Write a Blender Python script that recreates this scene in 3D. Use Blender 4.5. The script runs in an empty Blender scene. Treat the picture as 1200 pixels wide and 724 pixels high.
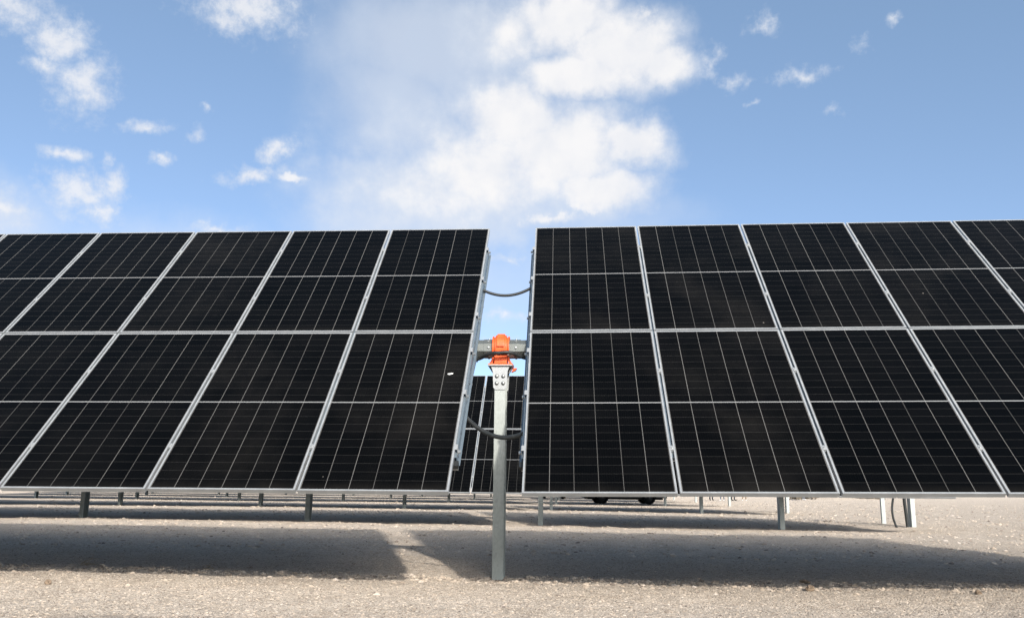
import bpy, math, random
import numpy as np
from mathutils import Matrix, Vector
random.seed(7)
rng = np.random.default_rng(11)
scene = bpy.context.scene
COL = scene.collection

# ------------------------------------------------------------------ camera
F_PX, PITCH, ROLL, YAW, CAM_H = 1020.0, .2015, .0099, -.0663, .8174
fwd = Vector((math.sin(YAW) * math.cos(PITCH), math.cos(YAW) * math.cos(PITCH), math.sin(PITCH)))
right = Vector((math.cos(YAW), -math.sin(YAW), 0))
up = right.cross(fwd)
cr, sr = math.cos(ROLL), math.sin(ROLL)
right, up = right * cr + up * sr, up * cr - right * sr
cam_data = bpy.data.cameras.new('camera')
cam = bpy.data.objects.new('camera', cam_data)
COL.objects.link(cam)
cam.matrix_world = Matrix(((right.x, up.x, -fwd.x, 0), (right.y, up.y, -fwd.y, 0), (right.z, up.z, -fwd.z, CAM_H), (0, 0, 0, 1)))
cam_data.sensor_width = 36.0
cam_data.lens = 36.0 * F_PX / 1200.0
cam_data.clip_start = .05
cam_data.clip_end = 6000
scene.camera = cam

def pix_dir(x, y):                       # direction of a photo pixel, used only to aim the clouds of the world sky
    u, v = (x - 600) / F_PX, (y - 362) / F_PX
    return (right * u - up * v + fwd).normalized()

# ------------------------------------------------------------------ light
SUN_H = Vector((.73, -1.90))             # horizontal travel per metre of height, towards the sun
SUN_EL = math.atan(1 / SUN_H.length)
SUN_AZ = math.atan2(SUN_H.x, SUN_H.y)    # clockwise from +Y
sun_data = bpy.data.lights.new('sun', 'SUN')
sun_data.energy = 2.65
sun_data.angle = math.radians(1.6)
sun_data.color = (1.0, .94, .855)
sun = bpy.data.objects.new('sun', sun_data)
COL.objects.link(sun)
sun.rotation_euler = Vector((SUN_H.x, SUN_H.y, 1)).to_track_quat('Z', 'Y').to_euler()
sun.location = (20, -60, 30)

scene.view_settings.view_transform = 'Standard'
scene.view_settings.look = 'None'
scene.view_settings.gamma = 1
scene.view_settings.use_curve_mapping = False
scene.view_settings.exposure = .55
scene.cycles.max_bounces = 6
scene.cycles.diffuse_bounces = 3
scene.cycles.glossy_bounces = 3
SKY_STRENGTH = .104
AIR, DUST, OZONE, SKY_SAT = .6, .6, 1.5, .9
HIGH_HAZE = (.074, .125, .184)            # even veil of bright high air over the whole sky
CLOUD_STRENGTH = .67
VEIL_STRENGTH = .9
AUREOLE = 13.0                            # glow of thin cloud close round the sun, relative to the wider veil

# ------------------------------------------------------------------ node helpers
class NT:
    def __init__(s, tree):
        s.t = tree; s.n = tree.nodes; s.l = tree.links
    def node(s, typ, **kw):
        n = s.n.new(typ)
        for k, v in kw.items(): setattr(n, k, v)
        return n
    def put(s, sock, v):
        if isinstance(v, bpy.types.NodeSocket): s.l.new(v, sock)
        elif v is not None: sock.default_value = v
    def math(s, op, a, b=None, c=None, clamp=False):
        n = s.node('ShaderNodeMath', operation=op, use_clamp=clamp)
        for i, v in enumerate((a, b, c)): s.put(n.inputs[i], v)
        return n.outputs[0]
    def vec(s, op, a, b=None, out=0):
        n = s.node('ShaderNodeVectorMath', operation=op)
        s.put(n.inputs[0], a)
        if b is not None:
            s.put(n.inputs[3] if op == 'SCALE' else n.inputs[1], b)
        return n.outputs[out]
    def length(s, a):
        n = s.node('ShaderNodeVectorMath', operation='LENGTH'); s.put(n.inputs[0], a); return n.outputs['Value']
    def noise(s, vec, scale, detail=4, rough=.55, dist=0, color=False):
        n = s.node('ShaderNodeTexNoise')
        s.put(n.inputs['Vector'], vec)
        n.inputs['Scale'].default_value = scale; n.inputs['Detail'].default_value = detail
        n.inputs['Roughness'].default_value = rough; n.inputs['Distortion'].default_value = dist
        return n.outputs['Color' if color else 'Fac']
    def voronoi(s, vec, scale, feature='F1', out='Distance', rnd=1.0):
        n = s.node('ShaderNodeTexVoronoi', feature=feature)
        s.put(n.inputs['Vector'], vec); n.inputs['Scale'].default_value = scale; n.inputs['Randomness'].default_value = rnd
        return n.outputs[out]
    def smooth(s, v, lo, hi, a=0., b=1., typ='SMOOTHSTEP'):
        n = s.node('ShaderNodeMapRange', interpolation_type=typ)
        s.put(n.inputs[0], v)
        for i, q in enumerate((lo, hi, a, b)): s.put(n.inputs[i + 1], q)
        return n.outputs[0]
    def ramp(s, v, stops):
        n = s.node('ShaderNodeValToRGB'); s.put(n.inputs[0], v)
        e = n.color_ramp.elements
        while len(e) < len(stops): e.new(.5)
        for q, (p, c) in zip(e, stops): q.position = p; q.color = (*c, 1)
        return n.outputs[0]
    def mix(s, fac, a, b, blend='MIX'):
        n = s.node('ShaderNodeMix', data_type='RGBA', blend_type=blend)
        s.put(n.inputs[0], fac)
        s.put(n.inputs[6], a if isinstance(a, bpy.types.NodeSocket) else (*a, 1))
        s.put(n.inputs[7], b if isinstance(b, bpy.types.NodeSocket) else (*b, 1))
        return n.outputs[2]
    def bump(s, h, strength, dist):
        n = s.node('ShaderNodeBump'); s.put(n.inputs['Height'], h)
        n.inputs['Strength'].default_value = strength; n.inputs['Distance'].default_value = dist
        return n.outputs[0]

def new_mat(name):
    m = bpy.data.materials.new(name); m.use_nodes = True
    t = NT(m.node_tree); b = t.n['Principled BSDF']
    return m, t, b

# ------------------------------------------------------------------ world: clear sky with scattered clouds
world = bpy.data.worlds.new('World'); scene.world = world; world.use_nodes = True
t = NT(world.node_tree); t.n.clear()
sky = t.node('ShaderNodeTexSky', sky_type='NISHITA', sun_disc=False, sun_elevation=SUN_EL, sun_rotation=SUN_AZ,
             altitude=900, air_density=AIR, dust_density=DUST, ozone_density=OZONE)
gen = t.node('ShaderNodeTexCoord').outputs['Generated']
sx = t.node('ShaderNodeSeparateXYZ'); t.put(sx.inputs[0], gen)
az = t.math('ARCTAN2', sx.outputs[0], sx.outputs[1]); el = t.math('ARCSINE', sx.outputs[2])
cb = t.node('ShaderNodeCombineXYZ'); t.put(cb.inputs[0], az); t.put(cb.inputs[1], el)
P0 = cb.outputs[0]
w1 = t.vec('SUBTRACT', t.noise(P0, 14, 5, .6, color=True), (.5, .5, .5))
w2 = t.vec('SUBTRACT', t.noise(P0, 55, 4, .6, color=True), (.5, .5, .5))
flat = t.vec('MULTIPLY', t.vec('SCALE', w1, .050), (1, .8, 0))
flat2 = t.vec('MULTIPLY', t.vec('SCALE', w2, .018), (1, .8, 0))
PW = t.vec('ADD', t.vec('ADD', P0, flat), flat2)
def blob(x, y, rx, ry, w=1.0, rot=0):
    d = pix_dir(x, y)
    a0, e0 = math.atan2(d.x, d.y), math.asin(d.z)
    q = t.vec('SUBTRACT', PW, (a0, e0, 0))
    if rot:
        vr = t.node('ShaderNodeVectorRotate', rotation_type='Z_AXIS'); t.put(vr.inputs['Vector'], q)
        vr.inputs['Angle'].default_value = rot; q = vr.outputs[0]
    q = t.vec('MULTIPLY', q, (F_PX / rx, F_PX / ry, 0))
    return t.math('MULTIPLY_ADD', t.length(q), -w, w)
def field(blobs):
    cur = None
    for b in blobs:
        v = blob(*b)
        cur = v if cur is None else t.math('MAXIMUM', cur, v)
    return cur
BIG = [(728, 60, 96, 56), (665, 22, 90, 50), (680, 92, 95, 36), (770, 75, 60, 34), (600, 40, 70, 50, .5),
       (605, 140, 95, 58, .95), (655, 175, 120, 70), (742, 172, 58, 34), (705, 220, 78, 34), (575, 195, 130, 75, .75),
       (510, 225, 130, 70, .42)]
HAZE = [(510, 55, 190, 95), (470, 120, 130, 120, .8), (520, 240, 210, 75), (450, 262, 140, 50, .9), (650, 255, 200, 40, .7), (0, 262, 90, 60, .8), (250, 290, 300, 40, .5), (560, 330, 300, 90, .45)]
SMALL = [(22, 6, 62, 28), (72, 44, 42, 32), (100, 100, 40, 46), (62, 75, 30, 14, .8), (290, 10, 84, 42), (270, 28, 40, 22), (322, 175, 36, 20, 1, -.5), (297, 206, 48, 12, 1, -.25),
         (342, 210, 24, 8), (80, 180, 28, 11), (90, 222, 42, 34), (131, 218, 20, 28), (112, 246, 34, 16), (172, 151, 32, 11, .9, -.2), (10, 247, 36, 28, .9),
         (190, 188, 16, 8, .8), (225, 162, 14, 12, .6), (237, 130, 12, 8, .65), (124, 185, 10, 12, .8), (836, 70, 16, 22, .7), (862, 97, 20, 12, .62), (895, 26, 24, 18, .68), (940, 91, 40, 12, .7, .1),
         (1009, 58, 18, 10, .5), (880, 96, 12, 8, .5), (878, 120, 12, 6, .55), (755, 15, 12, 10, .6), (685, 243, 26, 12, .8), (258, 266, 40, 8, .8, -.1), (640, 258, 50, 10, .8),
         (592, 368, 40, 8, .7), (587, 398, 30, 8, .7), (590, 300, 30, 7, .6), (1050, 20, 12, 7, .6), (980, 130, 12, 6, .5), (1120, 320, 10, 6, .4)]
n1 = t.math('SUBTRACT', t.noise(P0, 20, 7, .56), .5)
n2 = t.math('SUBTRACT', t.noise(P0, 70, 6, .65), .5)
fb = t.math('MULTIPLY_ADD', n1, .82, field(BIG))
dens_big = t.smooth(t.math('MULTIPLY_ADD', n2, .24, fb), -.24, .66, 0, .94)
dens_haze = t.smooth(t.math('MULTIPLY_ADD', n1, .35, field(HAZE)), -.12, .75, 0, .56)
fs = t.math('MULTIPLY_ADD', n2, 1.4, field(SMALL))
dens_small = t.smooth(t.math('MULTIPLY_ADD', n1, .5, fs), -.04, 1.05, 0, .80)
# loose cloud over the rest of the sky (behind and above the viewer)
back = t.smooth(t.noise(P0, 3.0, 7, .6), .58, .78, 0, .25)
away = t.smooth(t.math('ABSOLUTE', t.math('SUBTRACT', az, YAW)), .75, 1.3)
dens_back = t.math('MULTIPLY', back, away)
inv = 1.0
def over(a, b):       # 1-(1-a)(1-b)
    return t.math('SUBTRACT', 1.0, t.math('MULTIPLY', t.math('SUBTRACT', 1.0, a), t.math('SUBTRACT', 1.0, b)))
dens = over(over(dens_big, dens_haze), over(dens_small, dens_back))
dens = t.math('MULTIPLY', dens, t.smooth(el, .0, .04))
ccol = t.mix(t.smooth(t.math('ADD', dens_big, dens_small), .3, .95), (.80, .85, .93), (1.0, .985, .98))
ccol = t.mix(t.smooth(t.math('MULTIPLY_ADD', n1, 1.4, .5), .2, .75), t.mix(.5, ccol, (.80, .83, .90)), ccol)
bg1 = t.node('ShaderNodeBackground'); hs = t.node('ShaderNodeHueSaturation'); hs.inputs['Saturation'].default_value = SKY_SAT; t.put(hs.inputs['Color'], sky.outputs[0]); t.put(bg1.inputs[0], t.vec('ADD', t.vec('SCALE', hs.outputs[0], SKY_STRENGTH), HIGH_HAZE)); bg1.inputs[1].default_value = 1.0
bg2 = t.node('ShaderNodeBackground'); t.put(bg2.inputs[0], ccol); bg2.inputs[1].default_value = CLOUD_STRENGTH
# thin bright veil of cloud round the sun, behind the viewer
sv = Vector((SUN_H.x, SUN_H.y, 1)).normalized()
ca = t.vec('DOT_PRODUCT', gen, tuple(sv), out=1)
cpos = t.math('MAXIMUM', ca, 0.0)
veil = t.math('MULTIPLY_ADD', t.math('POWER', cpos, 30.0), AUREOLE, t.math('POWER', cpos, 7.0))
veil = t.math('MULTIPLY', veil, t.smooth(t.noise(P0, 2.2, 6, .6), .3, .7, .75, 1.2))
bg3 = t.node('ShaderNodeBackground'); bg3.inputs[0].default_value = (1, .945, .86, 1); t.put(bg3.inputs[1], t.math('MULTIPLY', veil, VEIL_STRENGTH))
sum_ = t.node('ShaderNodeAddShader')
mx = t.node('ShaderNodeMixShader'); t.put(mx.inputs[0], dens); t.l.new(bg1.outputs[0], mx.inputs[1]); t.l.new(bg2.outputs[0], mx.inputs[2])
wo = t.node('ShaderNodeOutputWorld'); t.l.new(mx.outputs[0], sum_.inputs[0]); t.l.new(bg3.outputs[0], sum_.inputs[1]); t.l.new(sum_.outputs[0], wo.inputs[0])

# ------------------------------------------------------------------ materials
def plain(name, col, rough=.5, metal=0., spec=.5, var=.0, scale=8., bump=0.):
    m, t, b = new_mat(name)
    co = t.node('ShaderNodeTexCoord').outputs['Object']
    f = t.smooth(t.noise(co, scale, 5, .6), .25, .75)
    t.put(b.inputs['Base Color'], t.mix(f, tuple(c * (1 - var) for c in col), tuple(min(1, c * (1 + var)) for c in col)))
    t.put(b.inputs['Roughness'], t.smooth(f, 0, 1, max(.02, rough - .08), min(1, rough + .08)))
    b.inputs['Metallic'].default_value = metal
    b.inputs['Specular IOR Level'].default_value = spec
    if bump: t.put(b.inputs['Normal'], t.bump(t.noise(co, scale * 6, 4), .5, bump))
    return m

def galv(name, col, rough, metal=.55):
    m, t, b = new_mat(name)
    co = t.node('ShaderNodeTexCoord').outputs['Object']
    v = t.voronoi(t.vec('MULTIPLY', co, (1, 1, .6)), 60, out='Color')
    s = t.node('ShaderNodeSeparateColor'); t.put(s.inputs[0], v)
    streak = t.noise(t.vec('MULTIPLY', co, (22, 22, 1.2)), 1.0, 5, .6)
    patch = t.noise(co, 4.0, 5, .6)
    f = t.math('ADD', t.math('MULTIPLY', s.outputs[0], .35), t.math('MULTIPLY', t.math('ADD', streak, patch), .55))
    t.put(b.inputs['Base Color'], t.ramp(f, [(.25, tuple(c * .78 for c in col)), (.62, col), (.95, tuple(min(1, c * 1.15) for c in col))]))
    t.put(b.inputs['Roughness'], t.smooth(f, .3, .9, rough + .12, rough - .06))
    b.inputs['Metallic'].default_value = metal
    return m

M = {}
M['galv'] = galv('galvanised_steel', (.355, .38, .36), .50, .35)
M['rail'] = galv('galvanised_rail', (.185, .225, .255), .42, .5)
M['tube'] = galv('galvanised_tube', (.150, .160, .150), .46, .5)
M['bracket'] = galv('bright_bracket', (.37, .38, .38), .42, .3)
M['alu'] = plain('anodised_frame', (.39, .395, .39), .42, .35, .5, .10, 6)
M['bolt'] = plain('bolt_steel', (.40, .41, .40), .4, .7, .5, .2, 30)
M['orange'] = plain('orange_plastic', (.86, .115, .022), .5, 0, .5, .22, 22)
M['black'] = plain('black_cable', (.022, .024, .024), .5, 0, .4, .3, 20)
M['back'] = plain('white_backsheet', (.55, .56, .57), .6, 0, .4, .06)
M['rubber'] = plain('tyre_rubber', (.010, .010, .010), .85, 0, .1, .2, 20)
M['dung'] = plain('bird_dropping', (.75, .74, .70), .8, 0, .3, .1, 60)
M['twig'] = plain('dry_stalk', (.36, .26, .15), .8, 0, .3, .25, 30)
M['tape'] = plain('orange_tape', (.62, .25, .06), .6, 0, .4, .2, 20)

PW_, PL_, LIP, NROW = 1.134, 2.094, .0145, 11
def glass_mat():
    m, t, b = new_mat('cell_glass')
    co = t.node('ShaderNodeTexCoord').outputs['Object']
    s = t.node('ShaderNodeSeparateXYZ'); t.put(s.inputs[0], co)
    x, y = s.outputs[0], s.outputs[1]
    m0 = LIP + .004
    cw = (PW_ - 2 * m0) / 6
    half = (PL_ - 2 * m0) / 2
    ch = (half - .004) / NROW
    dx = t.math('PINGPONG', t.math('SUBTRACT', x, m0), cw / 2)
    yc = t.math('ABSOLUTE', t.math('SUBTRACT', y, PL_ / 2))
    dy = t.math('PINGPONG', t.math('SUBTRACT', yc, .004), ch / 2)
    oi = t.node('ShaderNodeObjectInfo')
    rnd = oi.outputs['Random']
    colv = t.math('LESS_THAN', dx, .0021)
    rowv = t.math('LESS_THAN', dy, .0011)
    mid = t.math('LESS_THAN', yc, .0058)
    bus = t.math('LESS_THAN', t.math('PINGPONG', t.math('SUBTRACT', x, m0 + cw / 20), cw / 20), .00045)
    # each cell slightly different
    ix = t.math('FLOOR', t.math('DIVIDE', t.math('SUBTRACT', x, m0), cw)); iy = t.math('FLOOR', t.math('DIVIDE', t.math('SUBTRACT', y, PL_ / 2), ch))
    cv = t.node('ShaderNodeCombineXYZ'); t.put(cv.inputs[0], ix); t.put(cv.inputs[1], iy); t.put(cv.inputs[2], t.math('MULTIPLY', rnd, 97.))
    wn = t.node('ShaderNodeTexWhiteNoise'); t.put(wn.inputs[0], cv.outputs[0])
    cell = t.mix(wn.outputs[0], (.0009, .0010, .0011), (.0021, .0021, .0022))
    cell = t.mix(t.math('MULTIPLY', bus, .5), cell, (.010, .010, .010))
    # some lines print weaker than others
    lw = t.node('ShaderNodeTexWhiteNoise'); cv2 = t.node('ShaderNodeCombineXYZ')
    t.put(cv2.inputs[0], t.math('ROUND', t.math('DIVIDE', t.math('SUBTRACT', x, m0), cw))); t.put(cv2.inputs[2], t.math('MULTIPLY', rnd, 31.))
    t.put(lw.inputs[0], cv2.outputs[0])
    c = t.mix(t.math('MULTIPLY', rowv, .62), cell, (.05, .048, .045))
    c = t.mix(t.math('MULTIPLY', colv, t.smooth(lw.outputs[0], 0, 1, .45, 1.0)), c, (.145, .140, .131))
    c = t.mix(mid, c, (.25, .25, .246))
    # a thin film of dust, heavier in patches and along the lower frame lip
    wc = t.node('ShaderNodeNewGeometry').outputs['Position']
    d = t.noise(wc, 1.1, 6, .62)
    dust = t.math('MULTIPLY', t.smooth(d, .40, .85, .0006, .0100), t.smooth(rnd, 0, 1, .25, 1.9))
    edge = t.math('MULTIPLY', t.smooth(y, LIP, LIP + .10, .02, 0.), t.noise(wc, 9, 4))
    dust = t.math('ADD', dust, edge)
    spots = t.math('LESS_THAN', t.voronoi(wc, 2.1), .016)
    dust = t.math('ADD', dust, t.math('MULTIPLY', spots, .30), clamp=True)
    c = t.mix(dust, c, (.44, .39, .33))
    t.put(b.inputs['Base Color'], c)
    t.put(b.inputs['Roughness'], t.smooth(d, .3, .8, .07, .20))
    b.inputs['IOR'].default_value = 1.36
    b.inputs['Specular IOR Level'].default_value = .08
    return m
M['glass'] = glass_mat()

def gravel_colour(t, co, fine=True):
    big = t.noise(co, .35, 5, .6)
    mid = t.noise(co, 2.6, 5, .65)
    base = t.ramp(mid, [(.25, (.41, .335, .262)), (.5, (.49, .41, .328)), (.78, (.56, .478, .392))])
    base = t.mix(t.smooth(big, .35, .7, 0, .45), base, (.52, .445, .37))
    band = t.noise(t.vec('MULTIPLY', co, (.10, 1.5, 1)), 1.0, 5, .6)
    base = t.mix(t.smooth(band, .52, .75, 0, .38), base, (.37, .295, .225))
    base = t.mix(t.smooth(band, .28, .46, .35, 0), base, (.56, .49, .42))
    return base

def ground_mat():
    m, t, b = new_mat('gravel_ground')
    co = t.node('ShaderNodeNewGeometry').outputs['Position']
    base = gravel_colour(t, co)
    v1 = t.voronoi(co, 52, out='Color'); s1 = t.node('ShaderNodeSeparateColor'); t.put(s1.inputs[0], v1)
    v2 = t.voronoi(co, 130, out='Color'); s2 = t.node('ShaderNodeSeparateColor'); t.put(s2.inputs[0], v2)
    st = t.ramp(s1.outputs[0], [(0, (.10, .085, .075)), (.3, (.32, .27, .22)), (.65, (.50, .425, .35)), (1, (.74, .66, .57))])
    st2 = t.ramp(s2.outputs[1], [(0, (.12, .105, .09)), (.35, (.40, .34, .28)), (1, (.72, .64, .55))])
    c = t.mix(.52, base, st); c = t.mix(.45, c, st2)
    gm = t.noise(t.vec('MULTIPLY', co, (.8, .5, 1)), 2.2, 6, .7)
    c = t.mix(t.smooth(gm, .50, .68, 0, .34), c, (.33, .265, .20))
    c = t.mix(t.smooth(gm, .34, .47, .28, 0), c, (.64, .56, .475))
    gr = t.noise(t.vec('MULTIPLY', co, (1, .55, 1)), 9.0, 8, .72)
    c = t.mix(t.smooth(gr, .52, .70, 0, .34), c, (.25, .20, .155))
    c = t.mix(t.smooth(gr, .30, .46, .30, 0), c, (.66, .575, .48))
    t.put(b.inputs['Base Color'], c)
    b.inputs['Roughness'].default_value = .95
    b.inputs['Diffuse Roughness'].default_value = 1.0
    b.inputs['Specular IOR Level'].default_value = .15
    d1 = t.voronoi(co, 52); d2 = t.voronoi(co, 130)
    h = t.math('ADD', t.math('MULTIPLY', d1, -.9), t.math('ADD', t.math('MULTIPLY', d2, -.4), t.noise(co, 12, 6, .7)))
    t.put(b.inputs['Normal'], t.bump(h, 1.0, .022))
    return m
def stone_mat(name, lo=1.0):
    m, t, b = new_mat(name)
    g = t.node('ShaderNodeNewGeometry')
    r = g.outputs['Random Per Island']
    c = t.ramp(r, [(0, (.12 * lo, .10 * lo, .088 * lo)), (.22, (.33 * lo, .275 * lo, .22 * lo)), (.5, (.50 * lo, .42 * lo, .335 * lo)), (.85, (.58 * lo, .495 * lo, .405 * lo)), (1, (.58 * lo, .52 * lo, .46 * lo))])
    n = t.noise(g.outputs['Position'], 60, 4, .6)
    c = t.mix(t.smooth(n, .3, .7, .0, .35), c, (.36 * lo, .30 * lo, .25 * lo))
    t.put(b.inputs['Base Color'], c)
    b.inputs['Roughness'].default_value = .92
    b.inputs['Diffuse Roughness'].default_value = 1.0
    b.inputs['Specular IOR Level'].default_value = .2
    return m
M['ground'] = ground_mat()
M['gravel'] = stone_mat('gravel_stone')
M['rock'] = plain('brown_rock', (.27, .20, .14), .9, 0, .2, .3, 18, .01)
M['scrub'] = plain('dry_scrub', (.15, .125, .09), .9, 0, .2, .4, 3)

# ------------------------------------------------------------------ mesh building
class MB:
    def __init__(s): s.v = []; s.f = []; s.m = []; s.sm = []
    def add(s, vs, fs, mi=0, smooth=False, mat=None):
        o = len(s.v)
        if mat is not None: vs = [mat @ Vector(p) for p in vs]
        s.v += [tuple(p) for p in vs]
        for f in fs: s.f.append([i + o for i in f]); s.m.append(mi); s.sm.append(smooth)
    def box(s, a, b, mi=0, mat=None):
        (x0, y0, z0), (x1, y1, z1) = a, b
        v = [(x0, y0, z0), (x1, y0, z0), (x1, y1, z0), (x0, y1, z0), (x0, y0, z1), (x1, y0, z1), (x1, y1, z1), (x0, y1, z1)]
        s.add(v, [(3, 2, 1, 0), (4, 5, 6, 7), (0, 1, 5, 4), (1, 2, 6, 5), (2, 3, 7, 6), (3, 0, 4, 7)], mi, False, mat)
    def prism(s, poly, axis, a, b, mi=0, mat=None, smooth=False, caps=True):
        # poly in the two other axes, cyclic order; axis 0: (y,z), 1: (x,z), 2: (x,y)
        def P(p, h):
            q = list(p); q.insert(axis, h); return tuple(q)
        n = len(poly)
        v = [P(p, a) for p in poly] + [P(p, b) for p in poly]
        f = [(i, (i + 1) % n, n + (i + 1) % n, n + i) for i in range(n)]
        s.add(v, f, mi, smooth, mat)
        if caps:
            s.add(v, [tuple(range(n))[::-1], tuple(range(n, 2 * n))], mi, False, mat)
    def tube(s, pts, r, n=10, mi=0, caps=True, smooth=True):
        pts = [Vector(p) for p in pts]; rs = r if isinstance(r, (list, tuple)) else [r] * len(pts)
        prev = None; rings = []
        for i, p in enumerate(pts):
            d = (pts[min(i + 1, len(pts) - 1)] - pts[max(i - 1, 0)]).normalized()
            if prev is None:
                a = d.orthogonal().normalized()
            else:
                a = (prev - d * prev.dot(d)).normalized()
            prev = a; b = d.cross(a)
            rings.append([p + (a * math.cos(q) + b * math.sin(q)) * rs[i] for q in (2 * math.pi * k / n for k in range(n))])
        v = [q for R in rings for q in R]
        f = []
        for i in range(len(pts) - 1):
            for k in range(n):
                f.append((i * n + k, i * n + (k + 1) % n, (i + 1) * n + (k + 1) % n, (i + 1) * n + k))
        s.add(v, f, mi, smooth)
        if caps: s.add(v, [tuple(range(n))[::-1], tuple(range(len(v) - n, len(v)))], mi)
    def lathe(s, prof, n, mat=None, mi=0, smooth=True):    # prof: (radius, height along local z), closed at ends when r == 0
        v = []; f = []
        for r, z in prof:
            for k in range(n):
                q = 2 * math.pi * k / n; v.append((r * math.cos(q), r * math.sin(q), z))
        for i in range(len(prof) - 1):
            for k in range(n):
                f.append((i * n + k, i * n + (k + 1) % n, (i + 1) * n + (k + 1) % n, (i + 1) * n + k))
        s.add(v, f, mi, smooth, mat)
    def build(s, name, mats, parent=None, bevel=0., seg=2):
        me = bpy.data.meshes.new(name)
        me.from_pydata(s.v, [], s.f)
        for m in (mats if isinstance(mats, (list, tuple)) else [mats]): me.materials.append(M[m] if isinstance(m, str) else m)
        me.polygons.foreach_set('material_index', s.m)
        me.polygons.foreach_set('use_smooth', s.sm)
        me.update(); me.validate()
        o = bpy.data.objects.new(name, me); COL.objects.link(o)
        if parent: o.parent = parent
        if bevel:
            md = o.modifiers.new('bevel', 'BEVEL'); md.width = bevel; md.segments = seg; md.limit_method = 'ANGLE'; md.angle_limit = math.radians(40)
        return o

def tag(o, label=None, cat=None, group=None, kind=None):
    if label: o['label'] = label
    if cat: o['category'] = cat
    if group: o['group'] = group
    if kind: o['kind'] = kind
    return o
def empty(name, mw, label, cat, group=None):
    o = bpy.data.objects.new(name, None); COL.objects.link(o)
    o.empty_display_size = .2
    o.matrix_world = mw if isinstance(mw, Matrix) else Matrix.Translation(mw)
    return tag(o, label, cat, group)
def link_copy(o, parent):
    c = o.copy(); COL.objects.link(c); c.parent = parent
    return c
def copy_tree(o, parent=None):
    c = o.copy(); COL.objects.link(c)
    if parent is not None: c.parent = parent
    for ch in list(o.children): copy_tree(ch, c)
    return c

# ------------------------------------------------------------------ ground
def vnoise(x, y, seed):
    xi = np.floor(x).astype(np.int64); yi = np.floor(y).astype(np.int64)
    fx = x - xi; fy = y - yi
    fx = fx * fx * (3 - 2 * fx); fy = fy * fy * (3 - 2 * fy)
    def h(a, b):
        n = (a * 374761393 + b * 668265263 + seed * 1442695041) & 0xFFFFFFFF
        n = ((n ^ (n >> 13)) * 1274126177) & 0xFFFFFFFF
        n = n ^ (n >> 16)
        return (n & 0xFFFFFF) / float(0xFFFFFF)
    return (h(xi, yi) * (1 - fx) + h(xi + 1, yi) * fx) * (1 - fy) + (h(xi, yi + 1) * (1 - fx) + h(xi + 1, yi + 1) * fx) * fy - .5
def ground_z(x, y, detail=True):
    x = np.asarray(x, float); y = np.asarray(y, float)
    z = -.028 * np.tanh(x / 5.5)
    z = z + .05 * vnoise(x / 5.5, y / 4.0, 3) + .022 * vnoise(x / 1.3, y / 1.0, 4)
    # small windrow of loose gravel along the post line of the first row
    yr = 8.10 + .10 * vnoise(x / 1.6, y * 0, 8) + .03 * x * np.sign(x) * .6
    z = z + (.004 + .025 * np.maximum(0, vnoise(x / .5, y * 0, 9) + .1)) * np.exp(-((y - yr) / .22) ** 2)
    if detail:
        near = np.exp(-np.maximum(0, y - 9) / 30)
        z = z + near * np.clip((y - 9) / 5, 0, 1) * (.030 * vnoise(x / .45, y / .6, 15) + .022 * vnoise(x / .17, y / .3, 16))
        z = z + near * (.020 * vnoise(x / .33, y / .33, 5) + .014 * vnoise(x / .12, y / .12, 6) + .010 * vnoise(x / .05, y / .05, 7))
    # low spoil bank far behind the ends of the rows
    bank = np.clip((x - 18) / 3, 0, 1) * np.clip((27 - x) / 5, 0, 1)
    z = z + bank * (.55 + .5 * vnoise(x / 1.8, y / 1.5, 12)) * np.exp(-((y - 76) / 3.0) ** 2)
    return z
def axis(parts):
    out = [parts[0][0]]
    for a, b, s0, s1 in parts:
        p = a
        L = b - a; nn = max(1, int(round(L / ((s0 + s1) / 2))))
        k = np.linspace(0, 1, nn + 1)[1:]
        q = (s0 * k + (s1 - s0) * k * k / 2) / ((s0 + s1) / 2)
        out += list(a + L * q)
    return np.array(out)
YS = axis([(-1500, -30, 200, 20), (-30, 5.4, 4, .2), (5.4, 10, .022, .026), (10, 24, .028, .14), (24, 60, .15, .6), (60, 95, .6, .8), (95, 3500, 3, 260)])
xr = axis([(0, 6.6, .026, .030), (6.6, 14, .035, .2), (14, 40, .25, .8), (40, 3000, 2, 220)])
XS = np.concatenate([-xr[::-1], xr[1:]])
GX, GY = np.meshgrid(XS, YS)
GZ = ground_z(GX, GY)
nx, ny = len(XS), len(YS)
def big_mesh(name, verts, faces, mat, smooth):
    me = bpy.data.meshes.new(name)
    nf, k = faces.shape
    me.vertices.add(len(verts)); me.vertices.foreach_set('co', verts.astype(np.float32).ravel())
    me.loops.add(nf * k); me.loops.foreach_set('vertex_index', faces.astype(np.int32).ravel())
    me.polygons.add(nf); me.polygons.foreach_set('loop_start', np.arange(0, nf * k, k, dtype=np.int32))
    me.polygons.foreach_set('use_smooth', np.full(nf, smooth, dtype=bool))
    me.update(calc_edges=True)
    me.materials.append(M[mat])
    o = bpy.data.objects.new(name, me); COL.objects.link(o)
    return o
idx = np.arange(nx * ny).reshape(ny, nx)
quads = np.stack([idx[:-1, :-1], idx[:-1, 1:], idx[1:, 1:], idx[1:, :-1]], -1).reshape(-1, 4)
ground = big_mesh('ground', np.stack([GX, GY, GZ], -1).reshape(-1, 3), quads, 'ground', True)
tag(ground, 'pale sandy gravel ground under the solar rows', 'ground', None, 'structure')

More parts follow.
